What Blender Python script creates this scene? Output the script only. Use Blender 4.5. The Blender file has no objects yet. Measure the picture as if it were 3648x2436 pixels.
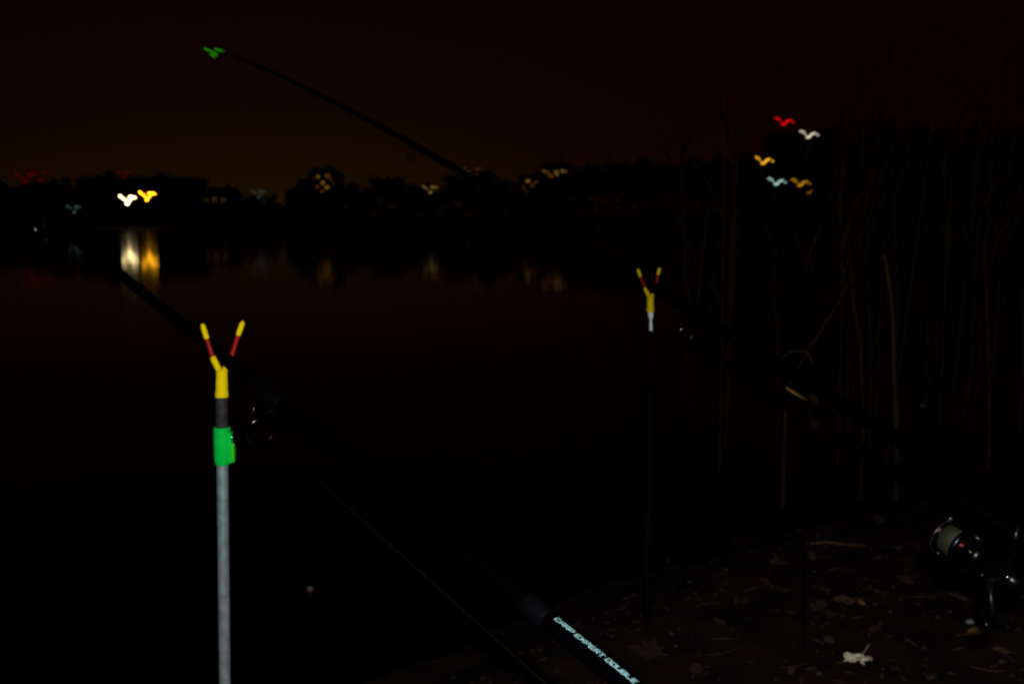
import bpy, math, random
from mathutils import Vector, Matrix
R = math.radians
scene = bpy.context.scene
col = scene.collection
rnd = random.Random(7)

# ------------------------------------------------------------------ camera
FPX = 3546.7                       # focal length in photograph pixels (35 mm lens)
CAM_H = 0.95                       # eye height above the water, crouching on the bank
PITCH = R(6.8)
cam_data = bpy.data.cameras.new('camera')
cam_data.lens = 35.0; cam_data.sensor_width = 36.0; cam_data.sensor_fit = 'HORIZONTAL'
cam_data.clip_start = 0.02; cam_data.clip_end = 3000
cam_data.dof.use_dof = True; cam_data.dof.focus_distance = 1.0; cam_data.dof.aperture_fstop = 9.5
cam = bpy.data.objects.new('camera', cam_data); col.objects.link(cam)
cam.location = (0, 0, CAM_H); cam.rotation_euler = (R(90) - PITCH, 0, 0)
scene.camera = cam
FW = Vector((0, math.cos(PITCH), -math.sin(PITCH)))
UP = Vector((0, math.sin(PITCH), math.cos(PITCH)))
RT = Vector((1, 0, 0))
CAM = Vector((0, 0, CAM_H))
def at(px, py, d):                 # a place in the world: bearing as read off the photograph, d metres deep
    return CAM + RT * ((px - 1824) / FPX * d) + UP * ((1218 - py) / FPX * d) + FW * d
def on_level(px, py, z):           # where that bearing meets the level z
    v = at(px, py, 1) - CAM
    return CAM + v * ((z - CAM_H) / v.z)

# ------------------------------------------------------------------ night sky with the glow of the town
world = bpy.data.worlds.new('World'); scene.world = world; world.use_nodes = True
nt = world.node_tree; nt.nodes.clear()
def N(t, **kw):
    n = nt.nodes.new(t)
    for k, v in kw.items(): setattr(n, k, v)
    return n
def M(op, a, b=None):
    n = N('ShaderNodeMath', operation=op)
    for i, v in enumerate((a, b)):
        if v is None: continue
        if isinstance(v, (int, float)): n.inputs[i].default_value = v
        else: nt.links.new(v, n.inputs[i])
    return n.outputs[0]
tc = N('ShaderNodeTexCoord'); sep = N('ShaderNodeSeparateXYZ'); nt.links.new(tc.outputs['Generated'], sep.inputs[0])
az = M('ARCTAN2', sep.outputs['X'], sep.outputs['Y'])
el = M('MAXIMUM', M('ARCSINE', sep.outputs['Z']), 0.0)
daz = M('DIVIDE', M('ADD', az, 0.23), 0.34)
lobe = M('MULTIPLY', M('EXPONENT', M('MULTIPLY', M('MULTIPLY', daz, daz), -1)), M('EXPONENT', M('MULTIPLY', el, -13.0)))
low = M('EXPONENT', M('MULTIPLY', el, -5.0))
def colour(fac, c):
    n = N('ShaderNodeVectorMath', operation='SCALE'); n.inputs[0].default_value = c
    nt.links.new(fac, n.inputs['Scale']); return n.outputs[0]
def vadd(a, b):
    n = N('ShaderNodeVectorMath', operation='ADD'); nt.links.new(a, n.inputs[0]); nt.links.new(b, n.inputs[1]); return n.outputs[0]
const = N('ShaderNodeValue'); const.outputs[0].default_value = 1.0
glow = vadd(vadd(colour(const.outputs[0], (.0027, .00014, .00012)), colour(low, (.0017, .00022, .0001))), colour(lobe, (.0082, .0057, .0001)))
sky = N('ShaderNodeTexSky'); sky.sky_type = 'NISHITA'; sky.sun_disc = False
sky.sun_elevation = R(-8); sky.sun_rotation = R(150)
bg1 = N('ShaderNodeBackground'); bg1.inputs['Strength'].default_value = 0.0015; nt.links.new(sky.outputs[0], bg1.inputs[0])
bg2 = N('ShaderNodeBackground'); bg2.inputs['Strength'].default_value = 1.0; nt.links.new(glow, bg2.inputs[0])
ads = N('ShaderNodeAddShader'); nt.links.new(bg1.outputs[0], ads.inputs[0]); nt.links.new(bg2.outputs[0], ads.inputs[1])
out = N('ShaderNodeOutputWorld'); nt.links.new(ads.outputs[0], out.inputs[0])

# ------------------------------------------------------------------ the photographer's flash, beside the lens
fl = bpy.data.lights.new('camera_flash', 'SPOT'); fl.energy = 48; fl.color = (1.0, .985, .96)
fl.spot_size = R(100); fl.spot_blend = .6; fl.shadow_soft_size = .012
flo = bpy.data.objects.new('camera_flash', fl); col.objects.link(flo)
flo.location = CAM + RT * .035 + UP * .07 - FW * .02; flo.rotation_euler = (R(90) - PITCH, 0, 0)

scene.view_settings.view_transform = 'Standard'; scene.view_settings.look = 'None'
scene.view_settings.exposure = 0; scene.view_settings.gamma = 1
scene.view_settings.use_curve_mapping = False
scene.render.engine = 'CYCLES'
scene.cycles.filter_width = 2.3
scene.cycles.use_denoising = True
scene.cycles.max_bounces = 6

# ------------------------------------------------------------------ materials
mats = {}
def mat(name, base, rough=.6, metal=0, spec=.5, var=0, scale=40, emit=None, estr=1, bump=0, coat=0, base2=None):
    if name in mats: return mats[name]
    m = bpy.data.materials.new(name); m.use_nodes = True
    t = m.node_tree; b = t.nodes['Principled BSDF']
    b.inputs['Base Color'].default_value = (*base, 1); b.inputs['Roughness'].default_value = rough
    b.inputs['Metallic'].default_value = metal; b.inputs['Specular IOR Level'].default_value = spec
    b.inputs['Coat Weight'].default_value = coat
    if emit:
        b.inputs['Emission Color'].default_value = (*emit, 1); b.inputs['Emission Strength'].default_value = estr
    if var or bump:
        c = t.nodes.new('ShaderNodeTexCoord'); n = t.nodes.new('ShaderNodeTexNoise')
        n.inputs['Scale'].default_value = scale; n.inputs['Detail'].default_value = 6
        t.links.new(c.outputs['Object'], n.inputs['Vector'])
        if var:
            r = t.nodes.new('ShaderNodeValToRGB')
            b2 = base2 or tuple(x * (1 - var) for x in base)
            r.color_ramp.elements[0].position = .36; r.color_ramp.elements[0].color = (*b2, 1)
            r.color_ramp.elements[1].position = .64; r.color_ramp.elements[1].color = (*[x * (1 if base2 else 1 + var * .4) for x in base], 1)
            t.links.new(n.outputs['Fac'], r.inputs[0]); t.links.new(r.outputs[0], b.inputs['Base Color'])
        if bump:
            bp = t.nodes.new('ShaderNodeBump'); bp.inputs['Strength'].default_value = bump; bp.inputs['Distance'].default_value = .01
            t.links.new(n.outputs['Fac'], bp.inputs['Height']); t.links.new(bp.outputs[0], b.inputs['Normal'])
    mats[name] = m
    return m

# ------------------------------------------------------------------ mesh helpers
class MB:
    def __init__(s): s.v = []; s.f = []; s.sm = True
    def add(s, vs, fs):
        o = len(s.v); s.v += [tuple(v) for v in vs]; s.f += [tuple(i + o for i in f) for f in fs]; return s
    def tube(s, pts, radii, n=10, cap=True, closed=False):
        pts = [Vector(p) for p in pts]
        if isinstance(radii, (int, float)): radii = [radii] * len(pts)
        vs = []; fs = []; prev = None; L = len(pts)
        for i, p in enumerate(pts):
            if closed: t = pts[(i + 1) % L] - pts[i - 1]
            else: t = pts[min(i + 1, L - 1)] - pts[max(i - 1, 0)]
            t.normalize()
            if prev is None:
                prev = t.orthogonal().normalized()
            prev = (prev - t * prev.dot(t)).normalized(); q = t.cross(prev)
            for k in range(n):
                a = 2 * math.pi * k / n
                vs.append(p + (prev * math.cos(a) + q * math.sin(a)) * radii[i])
        for i in range(L if closed else L - 1):
            for k in range(n):
                a, b = i * n + k, i * n + (k + 1) % n
                j = ((i + 1) % L) * n
                fs.append((a, b, j + (k + 1) % n, j + k))
        if cap and not closed:
            fs.append(tuple(reversed(range(n)))); fs.append(tuple(range((L - 1) * n, L * n)))
        return s.add(vs, fs)
    def lathe(s, o, axis, prof, n=24):               # prof: list of (distance along the axis, radius)
        o = Vector(o); a = Vector(axis).normalized()
        return s.tube_prof(o, a, prof, n)
    def tube_prof(s, o, a, prof, n):
        u = a.orthogonal().normalized(); w = a.cross(u); vs = []; fs = []
        for z, r in prof:
            for k in range(n):
                t = 2 * math.pi * k / n
                vs.append(o + a * z + (u * math.cos(t) + w * math.sin(t)) * r)
        L = len(prof)
        for i in range(L - 1):
            for k in range(n):
                fs.append((i * n + k, i * n + (k + 1) % n, (i + 1) * n + (k + 1) % n, (i + 1) * n + k))
        fs.append(tuple(reversed(range(n)))); fs.append(tuple(range((L - 1) * n, L * n)))
        return s.add(vs, fs)
    def box(s, c, ax, ay, az):                       # centre and three half-axis vectors, edges bevelled
        c = Vector(c); ax, ay, az = Vector(ax), Vector(ay), Vector(az); vs = []
        for i in (-1, 1):
            for j in (-1, 1):
                for k in (-1, 1): vs.append(c + ax * i + ay * j + az * k)
        return s.add(vs, [(0, 1, 3, 2), (4, 6, 7, 5), (0, 4, 5, 1), (2, 3, 7, 6), (0, 2, 6, 4), (1, 5, 7, 3)])
    def abox(s, x0, x1, y0, y1, z0, z1):
        return s.box(((x0 + x1) / 2, (y0 + y1) / 2, (z0 + z1) / 2), ((x1 - x0) / 2, 0, 0), (0, (y1 - y0) / 2, 0), (0, 0, (z1 - z0) / 2))
    def mesh(s, name, m, smooth=True):
        me = bpy.data.meshes.new(name); me.from_pydata(s.v, [], s.f); me.update()
        if smooth:
            for p in me.polygons: p.use_smooth = len(p.vertices) < 6
        if m: me.materials.append(m)
        return me
    def build(s, name, m, parent=None, smooth=True):
        return put(name, s.mesh(name, m, smooth), parent)
def put(name, me, parent=None):
    o = bpy.data.objects.new(name, me); col.objects.link(o)
    if parent is not None: o.parent = parent; o.matrix_parent_inverse = parent_inv(parent)
    return o
def parent_inv(p):
    m = Matrix.Identity(4)
    while p is not None:
        m = m @ (Matrix.LocRotScale(p.location, p.rotation_euler, p.scale)).inverted() if True else m
        p = p.parent if p.parent is None else None
    return m
def empty(name, loc=(0, 0, 0)):
    o = bpy.data.objects.new(name, None); col.objects.link(o); o.location = loc; o.empty_display_size = .1
    return o
def tag(o, label=None, cat=None, group=None, kind=None):
    if label: o['label'] = label
    if cat: o['category'] = cat
    if group: o['group'] = group
    if kind: o['kind'] = kind
    return o
def bevel(o, w=.001, seg=2):
    b = o.modifiers.new('bevel', 'BEVEL'); b.width = w; b.segments = seg; b.limit_method = 'ANGLE'; return o

# ------------------------------------------------------------------ ground (one sheet) and lake
SH_A = Vector((-.30, 1.92)); SH_D = Vector((.69, .72)).normalized(); SH_N = Vector((SH_D.y, -SH_D.x))
def hsh(i, j, k=0):
    n = (i * 374761393 + j * 668265263 + k * 974711) & 0xffffffff
    n = ((n ^ (n >> 13)) * 1274126177) & 0xffffffff
    return ((n ^ (n >> 16)) & 0xffff) / 65535.0
def vn(x, y, k=0):
    i, j = math.floor(x), math.floor(y); fx, fy = x - i, y - j
    fx = fx * fx * (3 - 2 * fx); fy = fy * fy * (3 - 2 * fy)
    a = hsh(i, j, k) * (1 - fx) + hsh(i + 1, j, k) * fx; b = hsh(i, j + 1, k) * (1 - fx) + hsh(i + 1, j + 1, k) * fx
    return a * (1 - fy) + b * fy
def sstep(a, b, x):
    t = min(1, max(0, (x - a) / (b - a))); return t * t * (3 - 2 * t)
def far_shore(x):                  # distance of the far bank at this x: 168 m on the left, nearer on the right
    return 168 + 3 * math.sin(x * .05) - 112 * sstep(9, 15, x)
def ground_z(x, y):
    s = (Vector((x, y)) - SH_A).dot(SH_N)
    s += .10 * (vn(x * 2.1, y * 2.1, 3) - .5) + .04 * (vn(x * 8, y * 8, 4) - .5)
    if s > 0: near = .10 * sstep(0, .35, s) + .07 * sstep(.2, 1.6, s) + .5 * sstep(3, 14, s)
    else: near = -.5 * sstep(0, 2.5, -s) - .02 * sstep(0, .1, -s)
    if s > -.3:
        k = sstep(-.1, .2, s)
        near += k * (.030 * (vn(x * 5, y * 5, 1) - .5) + .016 * (vn(x * 17, y * 17, 2) - .5) + .007 * (vn(x * 45, y * 45, 5) - .5))
    d = y - far_shore(x)
    far = -.5 + .9 * sstep(-4, 1.5, d) + 2.0 * sstep(1, 60, d)
    return max(near, far)
def axis_vals(lo, hi, step, end_lo, end_hi, g=1.16):
    v = [lo + step * i for i in range(int((hi - lo) / step) + 1)]
    s = step; x = v[-1]
    while x < end_hi: s = min(s * g, 45); x += s; v.append(x)
    s = step; x = v[0]; pre = []
    while x > end_lo: s = min(s * g, 45); x -= s; pre.append(x)
    return list(reversed(pre)) + v
xs = axis_vals(-1.2, 3.2, .022, -900, 900); ys = axis_vals(.9, 4.2, .022, -700, 1100)
g = MB(); nx = len(xs)
g.v = [(x, y, ground_z(x, y)) for y in ys for x in xs]
g.f = [(j * nx + i, j * nx + i + 1, (j + 1) * nx + i + 1, (j + 1) * nx + i) for j in range(len(ys) - 1) for i in range(nx - 1)]
mud = mat('mud', (.0165, .0068, .0040), rough=.9, var=.6, scale=9, bump=.5, spec=.15)
tag(g.build('ground', mud), kind='structure')

wm = bpy.data.materials.new('lake_water'); wm.use_nodes = True
t = wm.node_tree; b = t.nodes['Principled BSDF']
b.inputs['Base Color'].default_value = (.0015, .0014, .001, 1); b.inputs['Roughness'].default_value = .054; b.inputs['IOR'].default_value = 1.33; b.inputs['Specular IOR Level'].default_value = .14
c = t.nodes.new('ShaderNodeTexCoord'); mp = t.nodes.new('ShaderNodeMapping'); mp.inputs['Scale'].default_value = (.35, 1.0, 1)
nz = t.nodes.new('ShaderNodeTexNoise'); nz.inputs['Scale'].default_value = 1.1; nz.inputs['Detail'].default_value = 3
bp = t.nodes.new('ShaderNodeBump'); bp.inputs['Strength'].default_value = .13; bp.inputs['Distance'].default_value = .02
t.links.new(c.outputs['Object'], mp.inputs[0]); t.links.new(mp.outputs[0], nz.inputs[0])
t.links.new(nz.outputs['Fac'], bp.inputs['Height']); t.links.new(bp.outputs[0], b.inputs['Normal'])
w = MB(); wx = [-900, -300, -100, -30, 0, 30, 100, 300, 900]; wy = [-300, -60, 0, 20, 60, 120, 220]
w.v = [(x, y, 0) for y in wy for x in wx]; k = len(wx)
w.f = [(j * k + i, j * k + i + 1, (j + 1) * k + i + 1, (j + 1) * k + i) for j in range(len(wy) - 1) for i in range(k - 1)]
tag(w.build('water', wm, smooth=False), kind='structure')

# ------------------------------------------------------------------ trees across the water
bark = mat('bark', (.05, .035, .025), rough=.9, var=.5, scale=3)
leaf_m = [mat('foliage_a', (.05, .06, .02), rough=.8, var=.5, scale=.8), mat('foliage_b', (.07, .055, .02), rough=.8, var=.5, scale=.8)]
def tree_meshes(seed, n, leaf):
    r = random.Random(seed)
    tr = MB(); lobes = []
    bend = [(r.uniform(-.03, .03), r.uniform(-.03, .03)) for _ in range(6)]
    pts = []; x = y = 0
    for i in range(6):
        pts.append((x, y, i * .14)); x += bend[i][0]; y += bend[i][1]
    tr.tube(pts, [.028, .022, .018, .014, .010, .005], n=7)
    for i in range(9):
        z = r.uniform(.24, .7); a = r.uniform(0, 6.28); ln = r.uniform(.12, .27) * (1.15 - z * .6)
        p0 = Vector(pts[int(z / .14)]); p0.z = z
        p1 = p0 + Vector((math.cos(a) * ln, math.sin(a) * ln, ln * r.uniform(.3, .9)))
        pm = (p0 + p1) / 2 + Vector((0, 0, -.015))
        tr.tube([p0, pm, p1], [.010, .007, .003], n=5)
        lobes.append((p1, r.uniform(.10, .19)))
    for i in range(5):
        lobes.append((Vector((r.uniform(-.1, .1), r.uniform(-.1, .1), r.uniform(.5, .88))), r.uniform(.09, .17)))
    cr = MB(); vs = []; fs = []
    for i in range(n):
        c, rad = r.choice(lobes)
        d = Vector((r.gauss(0, 1), r.gauss(0, 1), r.gauss(0, .8))).normalized()
        p = c + d * rad * (r.random() ** .45) * r.uniform(.7, 1.2)
        u = Vector((r.gauss(0, 1), r.gauss(0, 1), r.gauss(0, 1))).normalized(); q = u.orthogonal().normalized()
        s = leaf * r.uniform(.6, 1.5); o = len(vs)
        vs += [p - u * s, p + q * s * .6, p + u * s, p - q * s * .6]; fs.append((o, o + 1, o + 2, o + 3))
    cr.add(vs, fs)
    zmax = max(v[2] for v in cr.v)
    for m_ in (tr, cr): m_.v = [(v[0] / zmax, v[1] / zmax, v[2] / zmax) for v in m_.v]
    return tr, cr
far_protos = []; near_protos = []
for i in range(5):
    a, c2 = tree_meshes(20 + i, 1500, .030); far_protos.append((a.mesh('trunk', bark), c2.mesh('crown', leaf_m[i % 2], False)))
for i in range(4):
    a, c2 = tree_meshes(50 + i, 4200, .017); near_protos.append((a.mesh('trunk', bark), c2.mesh('crown', leaf_m[i % 2], False)))
def tree(x, y, h, wide, proto, label, group):
    o = empty('broadleaf_tree', (x, y, max(ground_z(x, y), 0) - .05))
    rz = rnd.uniform(0, 6.28)
    for nm, me in zip(('trunk', 'crown'), proto):
        p = bpy.data.objects.new(nm, me); col.objects.link(p); p.parent = o; p.rotation_euler = (0, 0, rz); p.scale = (h * wide, h * wide, h)
    return tag(o, label, 'tree', group)
prof = [(-1500, 610), (-400, 600), (0, 640), (170, 650), (300, 660), (690, 668), (760, 692), (1010, 690), (1090, 650), (1150, 640), (1240, 665), (1330, 650), (1400, 628),
        (1490, 655), (1600, 640), (1700, 596), (1760, 622), (1850, 640), (1950, 645), (2020, 618), (2200, 610), (2400, 600), (2700, 590), (3600, 580)]
def prof_y(px):
    for (a, ya), (b_, yb) in zip(prof, prof[1:]):
        if a <= px <= b_: return ya + (yb - ya) * (px - a) / (b_ - a)
    return 600
i = 0; px = -420
while px < 2760:
    D = 181 + 3 * math.sin(px * .01) + rnd.uniform(-2, 3)
    p = at(px, 795, D); y = p.y
    top = (795 - prof_y(px)) / FPX * D + CAM_H - .4
    tree(p.x, y, top * rnd.uniform(.88, 1.06), rnd.uniform(.9, 1.25), far_protos[i % 5],
         'dark tree across the water ' + ('beyond the dim red lamps, away from the floodlights' if px < 170 else 'behind the flat roofed block and the bright floodlights' if px < 700 else 'between the flat roofed block and the tall narrow house' if px < 1100
         else 'beside the tall narrow house with gold windows' if px < 1250 else 'between the tall narrow house and the lone pale gold lamp' if px < 1533 else 'between the lone pale gold lamp and the amber houses' if px < 1840 else 'behind the two amber lit houses' if px < 2040 else 'beyond the amber houses toward the reeds'), 'trees across the water')
    px += rnd.uniform(34, 62); i += 1
for px, py in ((330, 640), (392, 604), (585, 612), (640, 632), (688, 634), (300, 628), (712, 660), (250, 630), (360, 622), (450, 632), (510, 626), (200, 636)):
    D = 174.5; p = at(px, 795, D)
    tree(p.x, p.y, (795 - py) / FPX * D + CAM_H - .3, rnd.uniform(.6, .8), far_protos[rnd.randrange(5)], 'dark tree close in front of the flat roofed block across the water', 'trees before the flat roofed block')
# right bank, where the lake narrows: a taller and nearer black mass of trees
rp = [(2610, 610), (2660, 540), (2735, 462), (2830, 470), (2920, 455), (3010, 510), (3095, 432), (3180, 500), (3290, 440), (3390, 500), (3480, 428), (3570, 470), (3660, 450), (3780, 420), (3960, 430), (4150, 400)]
for i, (px, py) in enumerate(rp):
    D = 64 + rnd.uniform(0, 6); p = at(px, 795, D)
    tree(p.x, p.y, (795 - py) / FPX * D + CAM_H - .3, rnd.uniform(.85, 1.1), near_protos[i % 4],
         'tall black broadleaf tree ' + ('beside the lit street lamps, toward the far shore' if px < 2700 else 'directly behind the lit street lamps' if px < 2960 else 'behind the thickest reed stem' if px < 3300 else 'behind the thick stand of reeds above the reel'), 'tall trees behind the reeds')
for px in (2680, 2790, 2880, 2975, 3130, 3240, 3340, 3430, 3530, 3620, 3720, 3850):
    D = 61 + rnd.uniform(0, 3); p = at(px, 795, D)
    o = tree(p.x, p.y, rnd.uniform(3.0, 4.4), 1.3, near_protos[rnd.randrange(4)], 'low dark bushy tree at the foot of the tall trees behind the reeds', 'low trees behind the reeds')

ug = MB()
for i in range(15000):
    x = rnd.uniform(-110, 52); D = far_shore(x) + 14 + rnd.uniform(-1.2, 3) + 3 * math.sin(x * .11)
    if x > 9: D = 183 + rnd.uniform(-1, 3)
    if x > 14 and rnd.random() < .45: D = 61 + rnd.uniform(-1, 2)
    hm = 2.6 + 1.3 * vn(x * .3, 0, 8); z = rnd.random() ** .7 * hm + .1 + max(0, ground_z(x, D)) * .8
    p = Vector((x, D, z)); u = Vector((rnd.gauss(0, 1), rnd.gauss(0, .5), rnd.gauss(0, 1))).normalized() * rnd.uniform(.18, .42); q_ = u.orthogonal().normalized() * u.length * .6
    ug.add([p - u, p + q_, p + u, p - q_], [(0, 1, 2, 3)])
tag(ug.build('undergrowth', leaf_m[0], smooth=False), 'black tangle of shrubs along the foot of the far trees', 'shrubs', kind='stuff')

# ------------------------------------------------------------------ houses across the water
wallm = mat('render_wall', (.22, .19, .16), rough=.9, var=.3, scale=.6)
roofm = mat('roof_tile', (.12, .06, .05), rough=.8, var=.3, scale=1.5)
framem = mat('window_frame', (.4, .4, .38), rough=.6)
darkglass = mat('dark_glass', (.01, .01, .012), rough=.05)
def lit(name, c, s): return mat(name, (.1, .1, .1), rough=.4, emit=c, estr=s)
litm = [lit('window_gold', (1, .50, .06), .16), lit('window_amber', (1, .33, .03), .07), lit('window_pale', (1, .62, .16), .28), lit('window_dim', (1, .42, .03), .03)]
def house(x0, x1, y0, depth, zb, zeave, pitched, wins, label):
    """wins: list of (x centre, z centre, width, height, lit index or None)"""
    o = empty('house', ((x0 + x1) / 2, y0 + depth / 2, zb))
    MB().abox(x0, x1, y0, y0 + depth, zb - .5, zeave).build('wall', wallm, o, False)
    if pitched:
        zr = zeave + pitched; xm = (x0 + x1) / 2; e = .35
        m_ = MB(); m_.add([(x0 - e, y0 - e, zeave), (x1 + e, y0 - e, zeave), (x1 + e, y0 + depth + e, zeave), (x0 - e, y0 + depth + e, zeave),
                           (x0 + .2, y0 + depth / 2, zr), (x1 - .2, y0 + depth / 2, zr)],
                          [(0, 1, 5, 4), (2, 3, 4, 5), (1, 2, 5), (3, 0, 4), (0, 3, 2, 1)])
        rf = m_.build('roof', roofm, o, False)
        MB().abox(xm + 1, xm + 1.5, y0 + depth / 2 - .25, y0 + depth / 2 + .25, zr - .6, zr + .6).build('chimney', roofm, rf, False)
    else:
        MB().abox(x0 - .2, x1 + .2, y0 - .2, y0 + depth + .2, zeave, zeave + .35).build('roof', roofm, o, False)
    for (xc, zc, w_, h_, li) in wins:
        f = MB()
        for (a, b_, c_, d_) in ((xc - w_ / 2 - .08, xc - w_ / 2, zc - h_ / 2 - .08, zc + h_ / 2 + .08), (xc + w_ / 2, xc + w_ / 2 + .08, zc - h_ / 2 - .08, zc + h_ / 2 + .08),
                               (xc - w_ / 2, xc + w_ / 2, zc + h_ / 2, zc + h_ / 2 + .08), (xc - w_ / 2, xc + w_ / 2, zc - h_ / 2 - .08, zc - h_ / 2), (xc - .03, xc + .03, zc - h_ / 2, zc + h_ / 2)):
            f.abox(a, b_, y0 - .06, y0 - .002, c_, d_)
        fo = f.build('window', framem, o, False)
        MB().abox(xc - w_ / 2 + .002, xc + w_ / 2 - .002, y0 - .025, y0 - .004, zc - h_ / 2 + .002, zc + h_ / 2 - .002).build('pane', darkglass if li is None else litm[li], fo, False)
    return tag(o, label, 'house')
def WX(px, D): return (px - 1824) / FPX * D
def WZ(py, D): return CAM_H + (795 - py) / FPX * D
D = 176
def win_px(px, py, w_, h_, li): return (WX(px, D), WZ(py, D), w_, h_, li)
# long flat block behind the two bright smeared lamps
bl = [(WX(340 + i * 42, D), WZ(yy, D), 1.2, 1.2, None) for i in range(9) for yy in (664, 700, 738)]
house(WX(318, D), WX(698, D), D, 9, .3, WZ(640, D), 0, bl, 'long dark flat roofed block with unlit windows behind the bright floodlights')
house(WX(720, D), WX(835, D), D, 7, .3, WZ(695, D), 1.4, [win_px(745, 715, .8, .8, 3), win_px(775, 712, .9, .9, 3), win_px(806, 714, .8, .8, 3)], 'small dark house with faint brown windows beside the flat roofed block')
for px, py in ((1098, 640), (1132, 604), (1170, 592), (1210, 622)):
    p = at(px, 795, 184.5)
    tree(p.x, p.y, (795 - py) / FPX * 184.5 + CAM_H - .5, rnd.uniform(.6, .8), far_protos[rnd.randrange(5)], 'dark tree rising close behind the tall narrow house with gold windows', 'trees behind the tall narrow house')
house(WX(1112, D), WX(1208, D), D, 6, .3, WZ(622, D), .7,
      [win_px(1142, 633, .45, .5, 0), win_px(1175, 630, .8, .7, 1), win_px(1158, 654, .6, .5, 0), win_px(1186, 640, .35, .6, 1), win_px(1138, 668, .5, .5, 1), win_px(1172, 670, .75, .45, 0),
       win_px(1155, 684, .6, .4, 1), win_px(1196, 656, .4, .4, 3), win_px(1126, 640, .3, .4, 3)],
      'tall narrow house with a cluster of gold lit windows above the black treeline')
house(WX(1850, D), WX(1925, D), D, 6, .3, WZ(640, D), 1.0,
      [win_px(1880, 648, .7, .5, 0), win_px(1908, 652, .5, .4, 1), win_px(1895, 664, .6, .4, 1), win_px(1865, 670, .5, .7, 3), win_px(1872, 684, .4, .4, 3)], 'lower house with amber windows stepped below its taller neighbour')
house(WX(1930, D), WX(2030, D), D + 1, 6, .3, WZ(600, D), 1.0,
      [win_px(1950, 618, .6, .5, 1), win_px(1915 + 22, 612, .4, .4, 0), win_px(1962, 630, .9, .5, 1), win_px(1980, 616, .7, .4, 0), win_px(2000, 612, .5, .4, 2), win_px(1986, 624, .4, .4, 2), win_px(2014, 614, .4, .3, 0)],
      'taller house with amber and pale gold windows under the eaves')

# ------------------------------------------------------------------ lamps across the water
polem = mat('lamp_steel', (.12, .12, .12), rough=.5, metal=.6)
def smeared_lamp(name, px, py, D, heads, em, label, cat, unit):
    """heads: (x, z, length, tilt degrees, height) in units about the mast top; each head a housing with a lens facing the lake"""
    p = at(px, py, D); zb = max(ground_z(p.x, p.y), 0) - .05
    o = empty(name, (p.x, p.y, zb))
    MB().tube([(p.x, p.y + .3, zb), (p.x, p.y + .3, p.z + .1)], [.11, .06], n=8).build('pole', polem, o)
    br = MB()
    for (hx, hz, ln, tl, hh) in heads:
        br.tube([(p.x, p.y + .3, p.z - .1 * unit), (p.x + hx * unit, p.y + .2, p.z + hz * unit)], .035, n=6)
    br.build('bracket', polem, o)
    for (hx, hz, ln, tl, hh) in heads:
        c_ = Vector((p.x + hx * unit, p.y, p.z + hz * unit)); a = R(tl)
        ax = Vector((math.cos(a), 0, math.sin(a))) * ln * unit / 2; az_ = Vector((-math.sin(a), 0, math.cos(a))) * hh * unit / 2
        hd = MB().box(c_ + Vector((0, .12, 0)), ax * 1.12, Vector((0, .11, 0)), az_ * 1.2).build('smear_head', polem, o, False)
        # domed lens in front of the housing
        vs = [c_ + Vector((0, -.05, 0))]; n = 14
        for ring, yy in ((.6, -.03), (1, .008)):
            for k in range(n):
                th = 2 * math.pi * k / n
                vs.append(c_ + ax * math.cos(th) * ring + az_ * math.sin(th) * ring + Vector((0, yy, 0)))
        fs = [(0, 1 + (k + 1) % n, 1 + k) for k in range(n)] + [(1 + k, 1 + (k + 1) % n, 1 + n + (k + 1) % n, 1 + n + k) for k in range(n)]
        MB().add(vs, fs).build('lens', em, hd)
    return tag(o, label, cat)
SMEAR_V5 = [(-.48, .30, .22, -55, .12), (-.27, .06, .27, -52, .10), (-.08, -.18, .30, -60, .05), (-.04, -.40, .22, 12, .17), (.10, -.16, .22, 60, .07), (.22, -.02, .20, 40, .06), (.16, .24, .28, 18, .12), (.30, .20, .16, 60, .06), (.45, .20, .26, -30, .10)]  # head layouts shaped after the camera-shake smear of single lamps
SMEAR_V3 = [(-.48, .28, .20, -50, .09), (-.30, .06, .18, -48, .08), (-.02, -.36, .22, 12, .13), (.10, -.12, .16, 55, .06), (.12, .22, .24, 14, .10), (.26, .16, .14, 50, .06), (.43, .2, .18, -40, .08)]
SMEAR_DUCK = [(-.60, .22, .20, 24, .10), (-.42, .14, .17, 28, .10), (-.28, -.04, .26, -50, .045), (-.08, -.24, .36, 12, .13), (.10, -.08, .30, 34, .06), (.22, .04, .40, 20, .10), (.42, .0, .16, -20, .05), (.56, -.10, .16, 20, .07)]
SMEAR_V5 = [(a_, b_ * .68, c_, d_ * .75, e_ * .78) for a_, b_, c_, d_, e_ in SMEAR_V5]; SMEAR_V3 = [(a_, b_ * .72, c_, d_ * .8, e_ * .8) for a_, b_, c_, d_, e_ in SMEAR_V3]; SMEAR_DUCK = [(a_, b_ * .85, c_, d_ * .9, e_ * .8) for a_, b_, c_, d_, e_ in SMEAR_DUCK]
white = lit('flood_white', (1, .74, .34), 12); orange = lit('sodium_orange', (1, .42, .010), 9.5)
smeared_lamp('smeared_floodlight', 455, 711, 172, SMEAR_V5, white, 'bright white floodlight on the far shore, its shaken smear shaped from lamp heads', 'floodlight', 2.55)
smeared_lamp('smeared_floodlight', 525, 697, 172, SMEAR_V5, orange, 'bright orange floodlight next to the white one across the water, its shaken smear shaped from lamp heads', 'floodlight', 2.55)
smeared_lamp('shore_lamp', 264, 744, 172, SMEAR_V3, lit('lamp_teal', (.20, .36, .32), .34), 'dim bluish lamp low on the far shore', 'lamp', 2.3)
smeared_lamp('shore_lamp', 922, 690, 172, SMEAR_V3, lit('lamp_blue', (.26, .32, .36), .24), 'faint blue white lamp over the far treeline', 'lamp', 2.3)
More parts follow.
